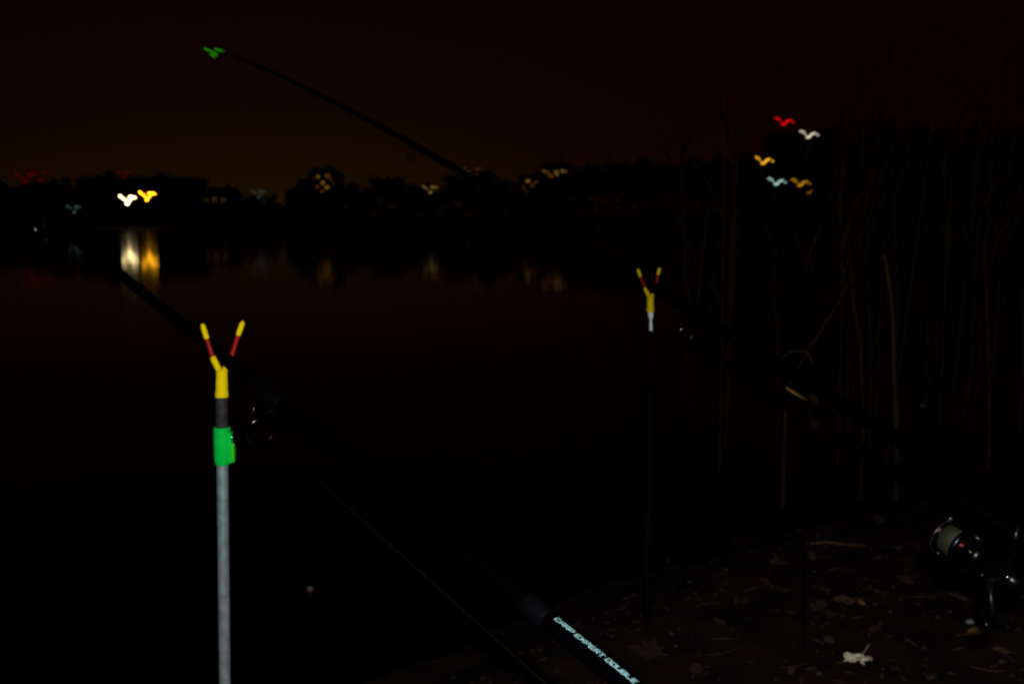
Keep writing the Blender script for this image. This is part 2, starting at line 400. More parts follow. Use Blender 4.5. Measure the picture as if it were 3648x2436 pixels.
smeared_lamp('shore_lamp', 1533, 674, 172, SMEAR_V3, lit('lamp_gold', (1, .60, .16), .36), 'pale gold lamp alone above the far treeline', 'lamp', 2.3)
smeared_lamp('shore_lamp', 1690, 614, 172, SMEAR_V3, lit('lamp_dim', (1, .45, .05), .045), 'very faint amber lamp at a treetop across the water', 'lamp', 3.4)
smeared_lamp('warning_light', 442, 620, 172, SMEAR_V3, lit('beacon_red', (1, .012, .008), .11), 'dim red light on a mast above the bright floodlights', 'warning light', 2.3)
smeared_lamp('warning_light', 92, 632, 172, SMEAR_V5, lit('sign_red', (1, .012, .008), .08), 'dim red lamps, the farther from the bright floodlights of two side by side', 'warning light', 3.2)
smeared_lamp('warning_light', 148, 624, 172, SMEAR_V3, lit('sign_red2', (1, .012, .008), .06), 'dim red lamps, the nearer to the bright floodlights of two side by side', 'warning light', 3.2)
smeared_lamp('street_lamp', 2797, 432, 57, SMEAR_DUCK, lit('beacon_bright', (1, .006, .004), 1.3), 'bright red lamp on the tallest mast before the tall trees', 'lamp', .84)
smeared_lamp('street_lamp', 2885, 478, 57, SMEAR_DUCK, lit('lamp_white', (.95, .86, .62), 1.3), 'white street lamp just below the red one', 'street lamp', .84)
smeared_lamp('street_lamp', 2724, 571, 57, SMEAR_DUCK, lit('lamp_orange', (1, .48, .03), 1.8), 'brightest orange street lamp before the tall trees', 'street lamp', .84)
smeared_lamp('street_lamp', 2770, 646, 57, SMEAR_DUCK, lit('lamp_cyan', (.52, .78, .72), 1.2), 'low bluish white street lamp between two orange ones', 'street lamp', .82)
smeared_lamp('street_lamp', 2855, 650, 57, SMEAR_DUCK, lit('lamp_amber', (1, .44, .015), .75), 'low amber street lamp beside the bluish white one', 'street lamp', .84)
smeared_lamp('street_lamp', 2886, 677, 57, SMEAR_DUCK[3:5], lit('lamp_brown', (1, .44, .03), .22), 'faintest and lowest amber lamp before the tall trees', 'street lamp', .75)

# ------------------------------------------------------------------ rod rests
yellow = mat('yellow_plastic', (.80, .60, .001), rough=.7, var=.06, scale=120, spec=.05)
redp = mat('red_rubber', (.32, .006, .003), rough=.5, var=.15, scale=150, spec=.14)
green = mat('green_plastic', (.001, .52, .055), rough=.7, var=.1, scale=90, spec=.06)
steel = mat('galvanised_tube', (.235, .32, .335), rough=.40, metal=.35, var=.28, scale=85, bump=.05)
blackt = mat('black_tube', (.026, .026, .028), rough=.7, var=.5, scale=120, spec=.2)
bright = mat('bright_metal', (.72, .90, .92), rough=.5, metal=.1, var=.15, scale=200)
chrome = mat('chrome', (.55, .57, .60), rough=.12, metal=1.0)
def fork(o, d, L, Rr, body, wpx, pts_l, pts_r):
    """yellow socket with two arms: stub, red sleeve, yellow cap. All places by bearing at depth d."""
    s = d / FPX
    bx, y0, y1 = body
    top = at(bx, y0, d); bot = at(bx, y1, d); ax = (bot - top); h = ax.length
    r = wpx * s / 2
    so = MB().lathe(top, ax, [(-.25 * r, r * .55), (0, r * .93), (h * .3, r * .96), (h * .72, r), (h * .84, r * 1.09), (h * .97, r * 1.09), (h, r * .98)], 28).build('fork_socket', yellow, o)
    for nm, P in (('left', pts_l), ('right', pts_r)):
        q = [at(x, y, d) for x, y in P]
        base = at(bx + (-1 if nm == 'left' else 1) * wpx * .12, y0 + 6, d)
        MB().tube([base, q[0] * .75 + base * .25, q[0]], [r * .5, r * .56, r * .50], n=16).build('fork_stub', yellow, o)
        arm = MB().tube([q[0] + (q[0] - q[1]) * .1, q[0], q[1], q[1] + (q[1] - q[0]) * .08], r * .36, n=16).build('fork_arm', redp, o)
        ln = (q[2] - q[1]).length; dr = (q[2] - q[1]).normalized()
        MB().lathe(q[1], dr, [(0, r * .40), (ln * .1, r * .45), (ln * .7, r * .46), (ln * .86, r * .40), (ln * .96, r * .24), (ln, r * .06)], 18).build('arm_cap', yellow, arm)
    return so
# the near rest: socket, black inner tube, green clamp collar with thumb screw, grey tube into the bank
d1 = 1.15; s1 = d1 / FPX
foot1 = at(790, 1700, d1); zg = ground_z(foot1.x, foot1.y)
rest1 = empty('rod_rest', (foot1.x, foot1.y, zg))
fork(rest1, d1, None, None, (790, 1322, 1417), 43, [(757, 1271), (737, 1208), (720, 1152)], [(823, 1274), (848, 1195), (866, 1143)])
vx = foot1.x; vy = at(790, 1420, d1).y
def zpix(py, y): return CAM_H + ((1218 - py) / FPX * math.cos(PITCH) - math.sin(PITCH)) / ((1218 - py) / FPX * math.sin(PITCH) + math.cos(PITCH)) * y
za, zb_, zc_ = zpix(1417, vy), zpix(1521, vy), zpix(1655, vy)
Pt = at(789.5, 1417, d1); zlow = zpix(2436, vy); dlow = vy / (math.cos(PITCH) + (1218 - 2436) / FPX * math.sin(PITCH)); DN = (at(801, 2436, dlow) - Pt).normalized()
def ax1(z): return Pt + DN * ((z - Pt.z) / DN.z)
X1 = ax1((zb_ + zc_) / 2).x
MB().lathe(ax1(za + .001), DN, [(0, .0066), (.001, .0070), (za - zb_ + .03, .0070)], 28).build('inner_tube', blackt, rest1)
hcol = zb_ - zc_
cl = MB().lathe(ax1(zb_), DN, [(0, .0088), (.0015, .0096), (hcol * .5, .0097), (hcol - .006, .0093), (hcol - .001, .0084), (hcol, .0078)], 30).build('clamp_collar', green, rest1)
# thumb screw lug on the right side and its round wing
MB().box((X1 + .0103, vy - .002, zb_ - hcol * .52), (.0022, 0, 0), (0, .0042, 0), (0, 0, hcol * .40)).build('screw_lug', green, cl, False)
wg = []
for k in range(24):
    th = 2 * math.pi * k / 24; wg.append((.0088 * math.cos(th) * .55, .0125 * math.sin(th)))
m_ = MB(); wc = Vector((X1 + .0136, vy - .004, zb_ - hcol * .66))
vs = [wc + Vector((-.0012, a, b_)) for a, b_ in wg] + [wc + Vector((.0018, a * .86, b_ * .86)) for a, b_ in wg]
m_.add(vs, [(k, (k + 1) % 24, 24 + (k + 1) % 24, 24 + k) for k in range(24)] + [tuple(range(24, 48)), tuple(reversed(range(24)))])
m_.build('thumb_wing', mat('lime_plastic', (.035, .60, .012), rough=.55, spec=.15), cl)
MB().lathe((X1 + .0118, vy - .003, zb_ - hcol * .24), (1, -.35, 0), [(0, .0016), (.002, .0022), (.0034, .0018), (.0038, .0006)], 12).build('screw', chrome, cl)
zt = zc_ + .01
m_ = MB(); m_.lathe(ax1(zt), DN, [(0, .0064), (.01, .0066), (zt - zg - .02, .0066), (zt - zg + .12, .0066), (zt - zg + .20, .001)], 32)
m_.build('pole', steel, rest1)
tag(rest1, 'yellow and red forked rod rest with green collar on grey tube', 'rod rest')

# the far rest: socket, bright threaded stud, thin black pole
d2 = 1.98; s2 = d2 / FPX
base2 = at(2318, 1150, d2); zg2 = ground_z(base2.x, base2.y)
rest2 = empty('rod_rest', (base2.x, base2.y, zg2))
fork(rest2, d2, None, None, (2317, 1056, 1112), 25, [(2297, 1024), (2282, 986), (2272, 957)], [(2334, 1026), (2344, 979), (2351, 953)])
p0 = at(2318, 1110, d2); p1 = at(2319.5, 1185, d2)
hh = (p0 - p1).length
m_ = MB(); rr = 10 * s2
st = [(0, rr * .9), (hh * .06, rr), (hh * .24, rr), (hh * .32, rr * .72), (hh * .36, rr * .5)]
z_ = .38
while z_ < .58: st += [(hh * z_, rr * .47), (hh * (z_ + .012), rr * .54), (hh * (z_ + .024), rr * .47)]; z_ += .028
st += [(hh * .61, rr * .6), (hh * .63, rr * .62), (hh * .97, rr * .62), (hh, rr * .5)]
m_.lathe(p0, (p1 - p0), st, 20).build('threaded_stud', bright, rest2)
MB().tube([p1 + Vector((0, 0, .004)), (p1.x + .001, p1.y, zg2 - .12)], [.0042, .0042], n=14).build('pole', mat('black_pole', (.0025, .0025, .0025), rough=.9, spec=.03), rest2)
tag(rest2, 'yellow and red forked rod rest on bright stud and thin black pole', 'rod rest')

# ------------------------------------------------------------------ fishing rods
carbon = mat('carbon_blank', (.0002, .0002, .0006), rough=.8, spec=.012)
gripm = mat('black_grip', (.002, .002, .003), rough=.9, var=.4, scale=200, spec=.1)
ferr = mat('ferrule_lacquer', (.0008, .0008, .0018), rough=.7, spec=.05)
ringm = mat('guide_metal', (.11, .09, .085), rough=.12, metal=1.0)
foil = mat('silver_print', (.26, .50, .52), rough=.6, spec=.2, var=.1, scale=300)
linem = mat('olive_line', (.006, .0068, .0004), rough=.9, spec=.02)
reelblk = mat('reel_black', (.0015, .0015, .002), rough=.22, spec=.16)
reelred = mat('reel_red', (.42, .02, .012), rough=.14, metal=1.0)
reelgrey = mat('reel_print', (.30, .36, .45), rough=.22, metal=1.0)
oliv = mat('line_wound', (.027, .032, .010), rough=.7, var=.35, scale=400)
class Rod:
    def __init__(s, A, B, length_fwd, length_back, droop):
        s.A = A; s.dir = (B - A).normalized(); s.B = B; s.LB = (B - A).length
        s.fwd = length_fwd; s.back = length_back; s.droop = droop
        dn = Vector((0, 0, -1)); s.dn = (dn - s.dir * dn.dot(s.dir)).normalized(); s.side = s.dir.cross(s.dn).normalized()
    def p(s, t):                       # t metres from A towards the tip; the tip end bends down a little
        e = max(0, t - s.LB); return s.A + s.dir * t + Vector((0, 0, -1)) * s.droop * (e / s.fwd) ** 2
    def r(s, t, r0, r1):
        u = (t + s.back) / (s.back + s.LB + s.fwd); return r0 + (r1 - r0) * u
def guide(rod, t, rad, off, o, r_blank):
    c0 = rod.p(t); c = c0 + rod.dn * off; n = 30
    tang = (rod.p(t + .02) - rod.p(t - .02)).normalized()
    dn = (rod.dn - tang * rod.dn.dot(tang)).normalized(); sd = tang.cross(dn)
    leg = MB()
    for k in (-1, 1):
        leg.tube([c0 + tang * .022 + dn * (r_blank), c0 + tang * .012 + dn * (r_blank + .004) + sd * k * rad * .3, c + sd * k * rad * .95 - dn * rad * .3], .0010, n=8)
    leg.tube([c0 - tang * .030 + dn * r_blank, c0 - tang * .020 + dn * (r_blank + .003), c - dn * rad], .0012, n=8)
    g_ = leg.build('line_guide', ringm, o)
    MB().tube([c + (dn * math.cos(2 * math.pi * k / n) + sd * math.sin(2 * math.pi * k / n)) * rad for k in range(n)], .0017, n=10, closed=True).build('guide_ring', ringm, g_)
    MB().tube([c0 + tang * x for x in (-.034, -.03, .028, .032)], [r_blank, r_blank + .0009, r_blank + .0009, r_blank], n=14).build('binding', ferr, g_)
    return c
def make_rod(rod, r0, r1, guides, label, keep=None):
    o = empty('fishing_rod', rod.A - rod.dir * rod.back)
    n = 40; ts = [-rod.back + (rod.back + rod.LB + rod.fwd) * i / n for i in range(n + 1)]
    bl_ = MB().tube([rod.p(t) for t in ts], [rod.r(t, r0, r1) for t in ts], n=24).build('blank', carbon, o)
    tb = -rod.back
    MB().tube([rod.p(tb - .01), rod.p(tb), rod.p(tb + .02), rod.p(tb + .30), rod.p(tb + .31)], [.011, .0145, .0135, .0125, r0], n=20).build('butt_grip', gripm, o)
    cs = []
    for (t, rad, off) in guides: cs.append(guide(rod, t, rad, off, o, rod.r(t, r0, r1)))
    return tag(o, label, 'fishing rod'), bl_, cs
def reel(rod, t, sc, o):
    c0 = rod.p(t); a = rod.dir; d = rod.dn; s = rod.side
    if s.dot(CAM - c0) < 0: s = -s
    Y0 = .088
    def q(x, y, z): return c0 + (a * x + d * y + s * z) * sc
    b_ = MB()
    b_.tube([q(-.045, .010, 0), q(-.03, .013, 0), q(.03, .013, 0), q(.045, .010, 0)], [.003 * sc, .005 * sc, .005 * sc, .003 * sc], n=10)
    b_.tube([q(-.004, .012, 0), q(-.008, .042, 0), q(-.010, Y0 - .012, 0)], [.007 * sc, .005 * sc, .009 * sc], n=12)
    b_.tube([q(-.045, Y0, 0), q(-.038, Y0, 0), q(-.02, Y0, 0), q(.004, Y0, 0), q(.018, Y0, 0)], [.006 * sc, .016 * sc, .022 * sc, .020 * sc, .015 * sc], n=20)
    body = b_.build('reel', reelblk, o)
    ro = MB().lathe(q(.016, Y0, 0), a, [(0, .016 * sc), (.004 * sc, .025 * sc), (.022 * sc, .026 * sc), (.026 * sc, .021 * sc)], 30)
    for k in (-1, 1):
        ro.tube([q(.026, Y0 + k * .024, .002), q(.050, Y0 + k * .0275, .004), q(.084, Y0 + k * .0262, .004)], [.006 * sc, .005 * sc, .0045 * sc], n=12)
    ro.build('rotor', reelblk, body)
    sp = MB().lathe(q(.043, Y0, 0), a, [(0, .0235 * sc), (.002 * sc, .0245 * sc), (.017 * sc, .0245 * sc), (.018 * sc, .0200 * sc), (.040 * sc, .0200 * sc), (.041 * sc, .0240 * sc), (.044 * sc, .0235 * sc), (.046 * sc, .018 * sc)], 36).build('spool', reelblk, body)
    MB().lathe(q(.0612, Y0, 0), a, [(0, .0202 * sc), (.001 * sc, .0224 * sc), (.020 * sc, .0215 * sc), (.0215 * sc, .0202 * sc)], 36).build('wound_line', oliv, body)
    MB().lathe(q(.0545, Y0, 0), a, [(0, .0246 * sc), (.0003 * sc, .0249 * sc), (.0030 * sc, .0249 * sc), (.0033 * sc, .0246 * sc)], 36).build('spool_print', reelgrey, body)
    MB().lathe(q(.0465, Y0, 0), a, [(0, .0246 * sc), (.0004 * sc, .0251 * sc), (.0042 * sc, .0251 * sc), (.0046 * sc, .0246 * sc)], 36).build('spool_band', reelred, body)
    MB().lathe(q(.088, Y0, 0), a, [(0, .012 * sc), (.004 * sc, .0125 * sc), (.010 * sc, .0118 * sc), (.012 * sc, .008 * sc)], 20).build('drag_knob', reelblk, body)
    MB().lathe(q(.0845, Y0, 0), a, [(0, .0236 * sc), (.0006 * sc, .0242 * sc), (.0018 * sc, .0242 * sc), (.0024 * sc, .0232 * sc)], 36).build('spool_rim', reelred, body)
    n = 18; pts = []
    for k in range(n + 1):
        th = math.pi * k / n
        pts.append(q(.084, Y0 - .026 * math.cos(th), .004 + .027 * math.sin(th)))
    MB().tube(pts, .0011 * sc, n=8).build('bail_wire', mat('bail_steel', (.12, .12, .15), rough=.3, metal=.9), body)
    MB().lathe(q(.084, Y0 - .024, .004), s * .3 - d, [(0, .0026 * sc), (.003 * sc, .0052 * sc), (.008 * sc, .0052 * sc), (.010 * sc, .003 * sc)], 16).build('line_roller', chrome, body)
    MB().lathe(q(.080, Y0 + .027, .006), a, [(0, .002 * sc), (.002 * sc, .004 * sc), (.006 * sc, .004 * sc), (.008 * sc, .002 * sc)], 14).build('bail_pivot', chrome, body)
    for (x, y, z) in ((.030, Y0 - .014, .024), (.006, Y0 + .008, .0195), (-.012, Y0 + .016, .018), (-.026, Y0 - .01, .018)):
        MB().lathe(q(x, y, z - .002), s, [(0, .003 * sc), (.003 * sc, .003 * sc), (.0042 * sc, .0015 * sc)], 12).build('screw', chrome, body)
    hb = MB(); hb.tube([q(-.015, Y0, .015), q(-.015, Y0, .034)], .0042 * sc, n=12)
    hb.tube([q(-.015, Y0, .034), q(-.028, Y0 + .02, .038), q(-.044, Y0 + .042, .040)], [.0045 * sc, .0035 * sc, .0032 * sc], n=12)
    ha = hb.build('crank_handle', mat('reel_gunmetal', (.008, .008, .010), rough=.3, metal=.4), body)
    MB().lathe(q(-.044, Y0 + .042, .040), s, [(0, .004 * sc), (.004 * sc, .008 * sc), (.02 * sc, .0095 * sc), (.026 * sc, .006 * sc)], 16).build('handle_knob', reelblk, body)
    return q(.075, Y0 - .022, .0)

# rod one: butt by the photographer's right side, lying in the near rest
A1 = at(2114, 2338, .75); B1 = at(800, 1275, d1)
rod1 = Rod(A1, B1, 2.35, 1.00, .10)
def t_at_px(rod, px):
    lo, hi = -rod.back, rod.LB + rod.fwd
    for _ in range(50):
        m = (lo + hi) / 2; v = rod.p(m) - CAM; x = 1824 + FPX * v.dot(RT) / max(v.dot(FW), .05)
        if v.dot(FW) < .05 or x > px: lo = m
        else: hi = m
    return lo
g1 = t_at_px(rod1, 950)
o1, blank1, cs1 = make_rod(rod1, .0105, .0030, [(g1, .0165, .046), (t_at_px(rod1, 150), .012, .034), (t_at_px(rod1, -180), .009, .026), (rod1.LB + 1.6, .006, .018), (rod1.LB + 2.2, .004, .012)],
                           'black fishing rod with silver lettering resting in the near fork with green collar')
MB().tube([rod1.p(t_at_px(rod1, 1893) + x) for x in (-.02, -.018, .004, .006)], [.0086, .0094, .0094, .0086], n=20).build('ferrule', ferr, o1)
ex = reel(rod1, -.62, .9, o1)
lp = [ex] + cs1 + [rod1.p(rod1.LB + rod1.fwd)]
MB().tube(lp, .00032, n=6).build('fishing_line', linem, o1)

# lettering along the blank, wrapped round it
GLYPH = {'C': [[(1, .98), (.12, 1), (0, .85), (0, .15), (.12, 0), (1, .02)]], 'A': [[(0, 0), (0, .55), (.45, 1), (.85, 1), (1, .85), (1, 0)], [(0, .36), (1, .36)]], 'R': [[(0, 0), (0, 1), (.88, 1), (1, .88), (1, .56), (.88, .44), (0, .44)], [(.5, .44), (1, 0)]],
         'P': [[(0, 0), (0, 1), (.88, 1), (1, .88), (1, .52), (.88, .40), (0, .40)]], 'E': [[(1, 1), (.1, 1), (0, .9), (0, .1), (.1, 0), (1, 0)], [(0, .5), (.85, .5)]], 'X': [[(0, 0), (1, 1)], [(0, 1), (1, 0)]], 'T': [[(0, 1), (1, 1)], [(.5, 1), (.5, 0)]],
         'D': [[(0, 0), (0, 1), (.8, 1), (1, .8), (1, .2), (.8, 0), (0, 0)]], 'O': [[(.12, 0), (0, .12), (0, .88), (.12, 1), (.88, 1), (1, .88), (1, .12), (.88, 0), (.12, 0)]], 'U': [[(0, 1), (0, .12), (.12, 0), (.88, 0), (1, .12), (1, 1)]],
         'B': [[(0, 0), (0, 1), (.85, 1), (1, .88), (1, .62), (.9, .5), (0, .5)], [(.9, .5), (1, .38), (1, .12), (.85, 0), (0, 0)]], 'L': [[(0, 1), (0, .1), (.1, 0), (1, 0)]]}
def lettering(rod, text, px0, px1, hgt, phi, r0, r1, parent):
    ta, tb = t_at_px(rod, px0), t_at_px(rod, px1)
    mid = rod.p((ta + tb) / 2); a = rod.dir
    nrm = CAM - mid; nrm = (nrm - a * nrm.dot(a)).normalized(); up = nrm.cross(-a).normalized()
    total = sum(.6 if ch == ' ' else 1.30 for ch in text); mb = MB(); cur = 0
    def place(x, y):
        x = x + .28 * y
        t_ = ta + (tb - ta) * x / total; rr_ = rod.r(t_, r0, r1) + .00025
        ang = phi + (y - .5) * hgt / rr_
        return rod.p(t_) + (nrm * math.cos(ang) + up * math.sin(ang)) * rr_
    for ch in text:
        if ch == ' ': cur += .6; continue
        for st_ in GLYPH[ch]:
            for (x0, y0), (x1, y1) in zip(st_, st_[1:]):
                d_ = Vector((x1 - x0, y1 - y0)); d_.normalize(); nn = Vector((-d_.y, d_.x)) * .115; e = d_ * .06
                P = [(x0 - e.x + nn.x, y0 - e.y + nn.y), (x0 - e.x - nn.x, y0 - e.y - nn.y), (x1 + e.x - nn.x, y1 + e.y - nn.y), (x1 + e.x + nn.x, y1 + e.y + nn.y)]
                vs = []
                for k in range(5):
                    u = k / 4
                    for (pa, pb) in ((P[0], P[3]), (P[1], P[2])):
                        vs.append(place(cur + (pa[0] + (pb[0] - pa[0]) * u) * .98, pa[1] + (pb[1] - pa[1]) * u))
                mb.add(vs, [(2 * k, 2 * k + 1, 2 * k + 3, 2 * k + 2) for k in range(4)])
        cur += 1.30
    return tag(mb.build('lettering', foil, parent, False), 'silver capital letters CARP EXPERT DOUBLE')
lettering(rod1, 'CARP EXPERT DOUBLE', 1980, 2266, .0031, R(34), .0105, .0030, o1)

# rod two: lying in the far rest, reel below it, the shaken trail of its tip light built as several sticks
A2 = at(3460, 1724, 1.35); B2 = at(2320, 1020, d2)
rod2 = Rod(A2, B2, 5.0, .85, .30)
for _ in range(4):
    tt = t_at_px(rod2, 800); rod2.fwd = tt - rod2.LB + .02; rod2.droop = .16
o2, blank2, cs2 = make_rod(rod2, .0130, .0058, [(t_at_px(rod2, 2462), .0165, .046), (t_at_px(rod2, 1470), .012, .040), (t_at_px(rod2, 1120), .009, .026), (t_at_px(rod2, 930), .006, .018)],
                           'black fishing rod with a reel and glowing green tip lying in the far fork')
MB().tube([rod2.p(x) for x in (-.014, -.012, .004, .006)], [.0095, .0108, .0108, .0095], n=20).build('ferrule', ferr, o2)
tk = t_at_px(rod2, 3412)
MB().tube([rod2.p(tk) + (UP * math.cos(a_) + rod2.dir * math.sin(a_)) * .005 - rod2.dn * .008 for a_ in [k * .5236 for k in range(12)]], .0012, n=8, closed=True).build('hook_keeper', chrome, o2)
ex = reel(rod2, t_at_px(rod2, 3480) - .066, 1.0, o2)
MB().tube([ex] + cs2 + [rod2.p(rod2.LB + rod2.fwd)], .00022, n=6).build('fishing_line', linem, o2)
glowm = mat('light_stick_glow', (.02, .1, .01), rough=.4, emit=(.03, .62, .006), estr=.42)
clipm = mat('clear_clip', (.02, .03, .02), rough=.4)
tip = rod2.p(rod2.LB + rod2.fwd); dt = (tip - CAM).dot(FW)
trail_ends = [((727, 172), (775, 196)), ((748, 192), (768, 205)), ((764, 175), (798, 184))]  # extra sticks added to draw the shaken trail of a single light stick
cl2 = MB().tube([tip, at(785, 184, dt), at(755, 188, dt)], [.003, .0022, .002], n=10).build('stick_clip', clipm, o2)
for (a_, b_) in trail_ends:
    p, q_ = at(*a_, dt), at(*b_, dt); u = (q_ - p); L_ = u.length
    MB().lathe(p, u, [(0, .001), (.0015, .0032), (L_ * .5, .0036), (L_ - .0015, .0032), (L_, .001)], 14).build('stick_trail', glowm, o2)

# simple rear rests that carry the butts (beside the photographer)
for rod, t_, lab in ((rod1, -.85, 'short black rear rest under the butt of the lettered rod'), (rod2, -.72, 'short black rear rest under the butt of the rod with the green tip')):
    p = rod.p(t_); rr_ = .0145
    z0 = ground_z(p.x, p.y); o = empty('rear_rest', (p.x, p.y, z0))
    cpt = p - Vector((0, 0, .03))
    MB().tube([(p.x, p.y, z0 - .1), cpt], .006, n=12).build('pole', gripm, o)
    sd = rod.side
    MB().tube([p + sd * .035 + Vector((0, 0, .025)), p + sd * .022 - Vector((0, 0, .012)), cpt, p - sd * .022 - Vector((0, 0, .012)), p - sd * .035 + Vector((0, 0, .025))], .005, n=12).build('cradle', gripm, o)
    tag(o, lab, 'rod rest')

# ------------------------------------------------------------------ reeds
straw = mat('dry_reed', (.058, .022, .0055), rough=.8, var=.5, scale=14, spec=.2)
straw_g = mat('green_reed', (.048, .032, .006), rough=.8, var=.5, scale=14, spec=.2)
def blade(mb, base, az_, ln, wd, lift, sag, n=8):
    dirh = Vector((math.cos(az_), math.sin(az_), 0)); sdv = Vector((-dirh.y, dirh.x, 0)); vs = []; fs = []
    p = Vector(base); ang = lift
    for i in range(n + 1):
        u = i / n; w_ = wd * (math.sin(math.pi * min(1, .12 + u * .88)) ** .6) * (1 - u * .3) if i < n else 0.0006
        vs += [p - sdv * w_ / 2, p + Vector((0, 0, -w_ * .12)), p + sdv * w_ / 2]
        st_ = ln / n; p = p + (dirh * math.cos(ang) + Vector((0, 0, math.sin(ang)))) * st_; ang -= sag / n
    for i in range(n):
        o = i * 3; fs += [(o, o + 1, o + 4, o + 3), (o + 1, o + 2, o + 5, o + 4)]
    return mb.add(vs, fs)
reed_protos = []
for k in range(7):
    r = random.Random(300 + k); stm = MB(); pts = []; n = 12; bx, by = r.uniform(-.10, .10), r.uniform(-.1, .1)
    for i in range(n + 1):
        u = i / n; pts.append((bx * u * u, by * u * u, u))
    rad = [.0042 * (1 - .62 * i / n) for i in range(n + 1)]
    stm.tube(pts, rad, n=7)
    for i in range(2, n, 2): stm.tube([Vector(pts[i]) + Vector((0, 0, -.004)), Vector(pts[i]), Vector(pts[i]) + Vector((0, 0, .004))], [rad[i], rad[i] * 1.35, rad[i]], n=7)
    leaves = []
    for i in range(r.randint(3, 5)):
        u = r.uniform(.35, .97); q_ = Vector(pts[int(u * n)])
        leaves.append(blade(MB(), q_, r.uniform(0, 6.28), r.uniform(.22, .48), r.uniform(.008, .017), r.uniform(.7, 1.35), r.uniform(.3, 2.2)).mesh('leaf', None))
    plume = None
    if k % 3 == 0:
        pm = MB(); tp = Vector(pts[-1])
        for i in range(34):
            a_ = r.uniform(0, 6.28); z0 = r.uniform(-.06, .06)
            blade(pm, tp + Vector((0, 0, z0)), a_, r.uniform(.03, .07), .003, r.uniform(.8, 1.4), r.uniform(.4, 1.6), n=3)
        plume = pm.mesh('plume', None)
    reed_protos.append((stm.mesh('stem', None), leaves, plume))
def reed(x, y, h, k, m_, lean, laz, label, group, wide=1.0):
    o = empty('reed', (x, y, min(ground_z(x, y), 0) - .03))
    o.rotation_euler = Matrix.Rotation(laz, 3, 'Z').to_euler()
    st_, lv, pl = reed_protos[k]
    def kid(nm, me):
        c_ = bpy.data.objects.new(nm, me); col.objects.link(c_); c_.parent = o; c_.rotation_euler = (lean, 0, 0); c_.scale = (wide, wide, h)
        if not me.materials: me.materials.append(None)
        c_.material_slots[0].link = 'OBJECT'; c_.material_slots[0].material = m_
    kid('stem', st_)
    for l in lv: kid('leaf', l)
    if pl: kid('plume', pl)
    return tag(o, label, 'reed', group)
def reed_top(px):
    if px < 2000: return rnd.uniform(640, 800)
    if px < 2440: return rnd.uniform(530, 700)
    if px < 2660: return rnd.uniform(390, 600)
    if px < 2950: return rnd.uniform(770, 1000)
    return rnd.uniform(170, 560)
kinds = [('upright dry brown reed standing in the dark water', 'upright reeds'), ('leaning dry brown reed crossing its upright neighbours', 'leaning reeds')]
cnt = 0
for i in range(120):
    u = rnd.random(); px = 1985 + 1900 * (u ** .72)
    if 2830 < px < 2990: px += 170
    D = rnd.uniform(3.7, 7.2) if px > 2500 else rnd.uniform(5.0, 7.5)
    p = at(px, 795, D)
    zt_ = CAM_H + (795 - reed_top(px)) / FPX * D
    zb_ = min(ground_z(p.x, p.y), 0) - .03
    ln_ = rnd.gauss(0, .07); kd = 0
    if rnd.random() < .16: ln_ = rnd.choice((-1, 1)) * rnd.uniform(.28, .6); kd = 1
    h = (zt_ - zb_) / math.cos(ln_)
    if kd and px < 3100: continue
    if px < 3080: ln_ = max(-.04, min(.04, ln_))
    kp = rnd.randrange(7); gm = rnd.random() >= .7
    look = ('leaning ' if kd else 'upright ') + ('greenish ' if gm else 'dry brown ') + ('reed with a feathery head ' if kp % 3 == 0 else 'reed with bare tip ')
    where = 'between the far rod rest and the lamps' if px < 2660 else 'below the cluster of street lamps' if px < 2950 else 'in the thick stand above the reel' if px > 3300 else 'beside the thickest stem'
    reed(p.x, p.y, h, kp, straw_g if gm else straw, ln_, rnd.uniform(-.5, .5) + R(90) * (1 if kd else rnd.choice((0, 1))), look + where, 'reeds in the dark water', rnd.uniform(.9, 1.5))
# the low crowded reeds farther out, which nobody could count
rb = MB()
for i in range(2600):
    px = 2470 + 1700 * rnd.random() ** .8; D = rnd.uniform(8.5, 15); p = at(px, 795, D)
    edge = sstep(2470, 2620, px)
    h = rnd.uniform(.45, .95) * (.55 + .45 * edge); l1 = rnd.gauss(0, .10); l2 = rnd.gauss(0, .10); q_ = Vector((p.x, p.y, -.05)); a_ = rnd.uniform(-.5, .5)
    w_ = Vector((math.cos(a_), math.sin(a_), 0)) * rnd.uniform(.006, .013)
    m1 = q_ + Vector((l1 * h * .3, l2 * h * .3, h * .5)); m2 = q_ + Vector((l1 * h, l2 * h, h)); th_ = Vector((-w_.y, w_.x, 0)) * .3
    rb.add([q_ - w_, q_ + w_, q_ + th_, m1 - w_, m1 + w_, m1 + th_, m2], [(0, 1, 4, 3), (1, 2, 5, 4), (2, 0, 3, 5), (3, 4, 6), (4, 5, 6), (5, 3, 6)])
tag(rb.build('reed_bed', straw, smooth=False), 'crowded low reeds farther out on the dark water', 'reeds', kind='stuff')
# the ones that stand out
def rooted(p):                     # straight down from p into the bank or the lake bed
    return Vector((p.x + .005, p.y + .01, ground_z(p.x, p.y) - .05))
def stemmed(name, p, part, m_, rad=.0016):
    o = empty(name, rooted(p)); part(o)
    MB().tube([p, (p + rooted(p)) / 2 + Vector((.004, 0, 0)), rooted(p)], [rad * .8, rad, rad], n=7).build('stem', m_, o)
    return o
def stalk(pp, rad, m_, label, name='reed'):
    pts = [at(*q_) for q_ in pp]; pts.append(rooted(pts[-1])); o = empty(name, pts[-1])
    n = len(pts); fine = []; rr_ = []
    for i in range(n - 1):
        for k in range(6):
            fine.append(pts[i].lerp(pts[i + 1], k / 6)); rr_.append(rad * (1 - .35 * (1 - (i + k / 6) / (n - 1))))
    fine.append(pts[-1]); rr_.append(rad)
    MB().tube(fine, rr_, n=10).build('stem', m_, o)
    return o
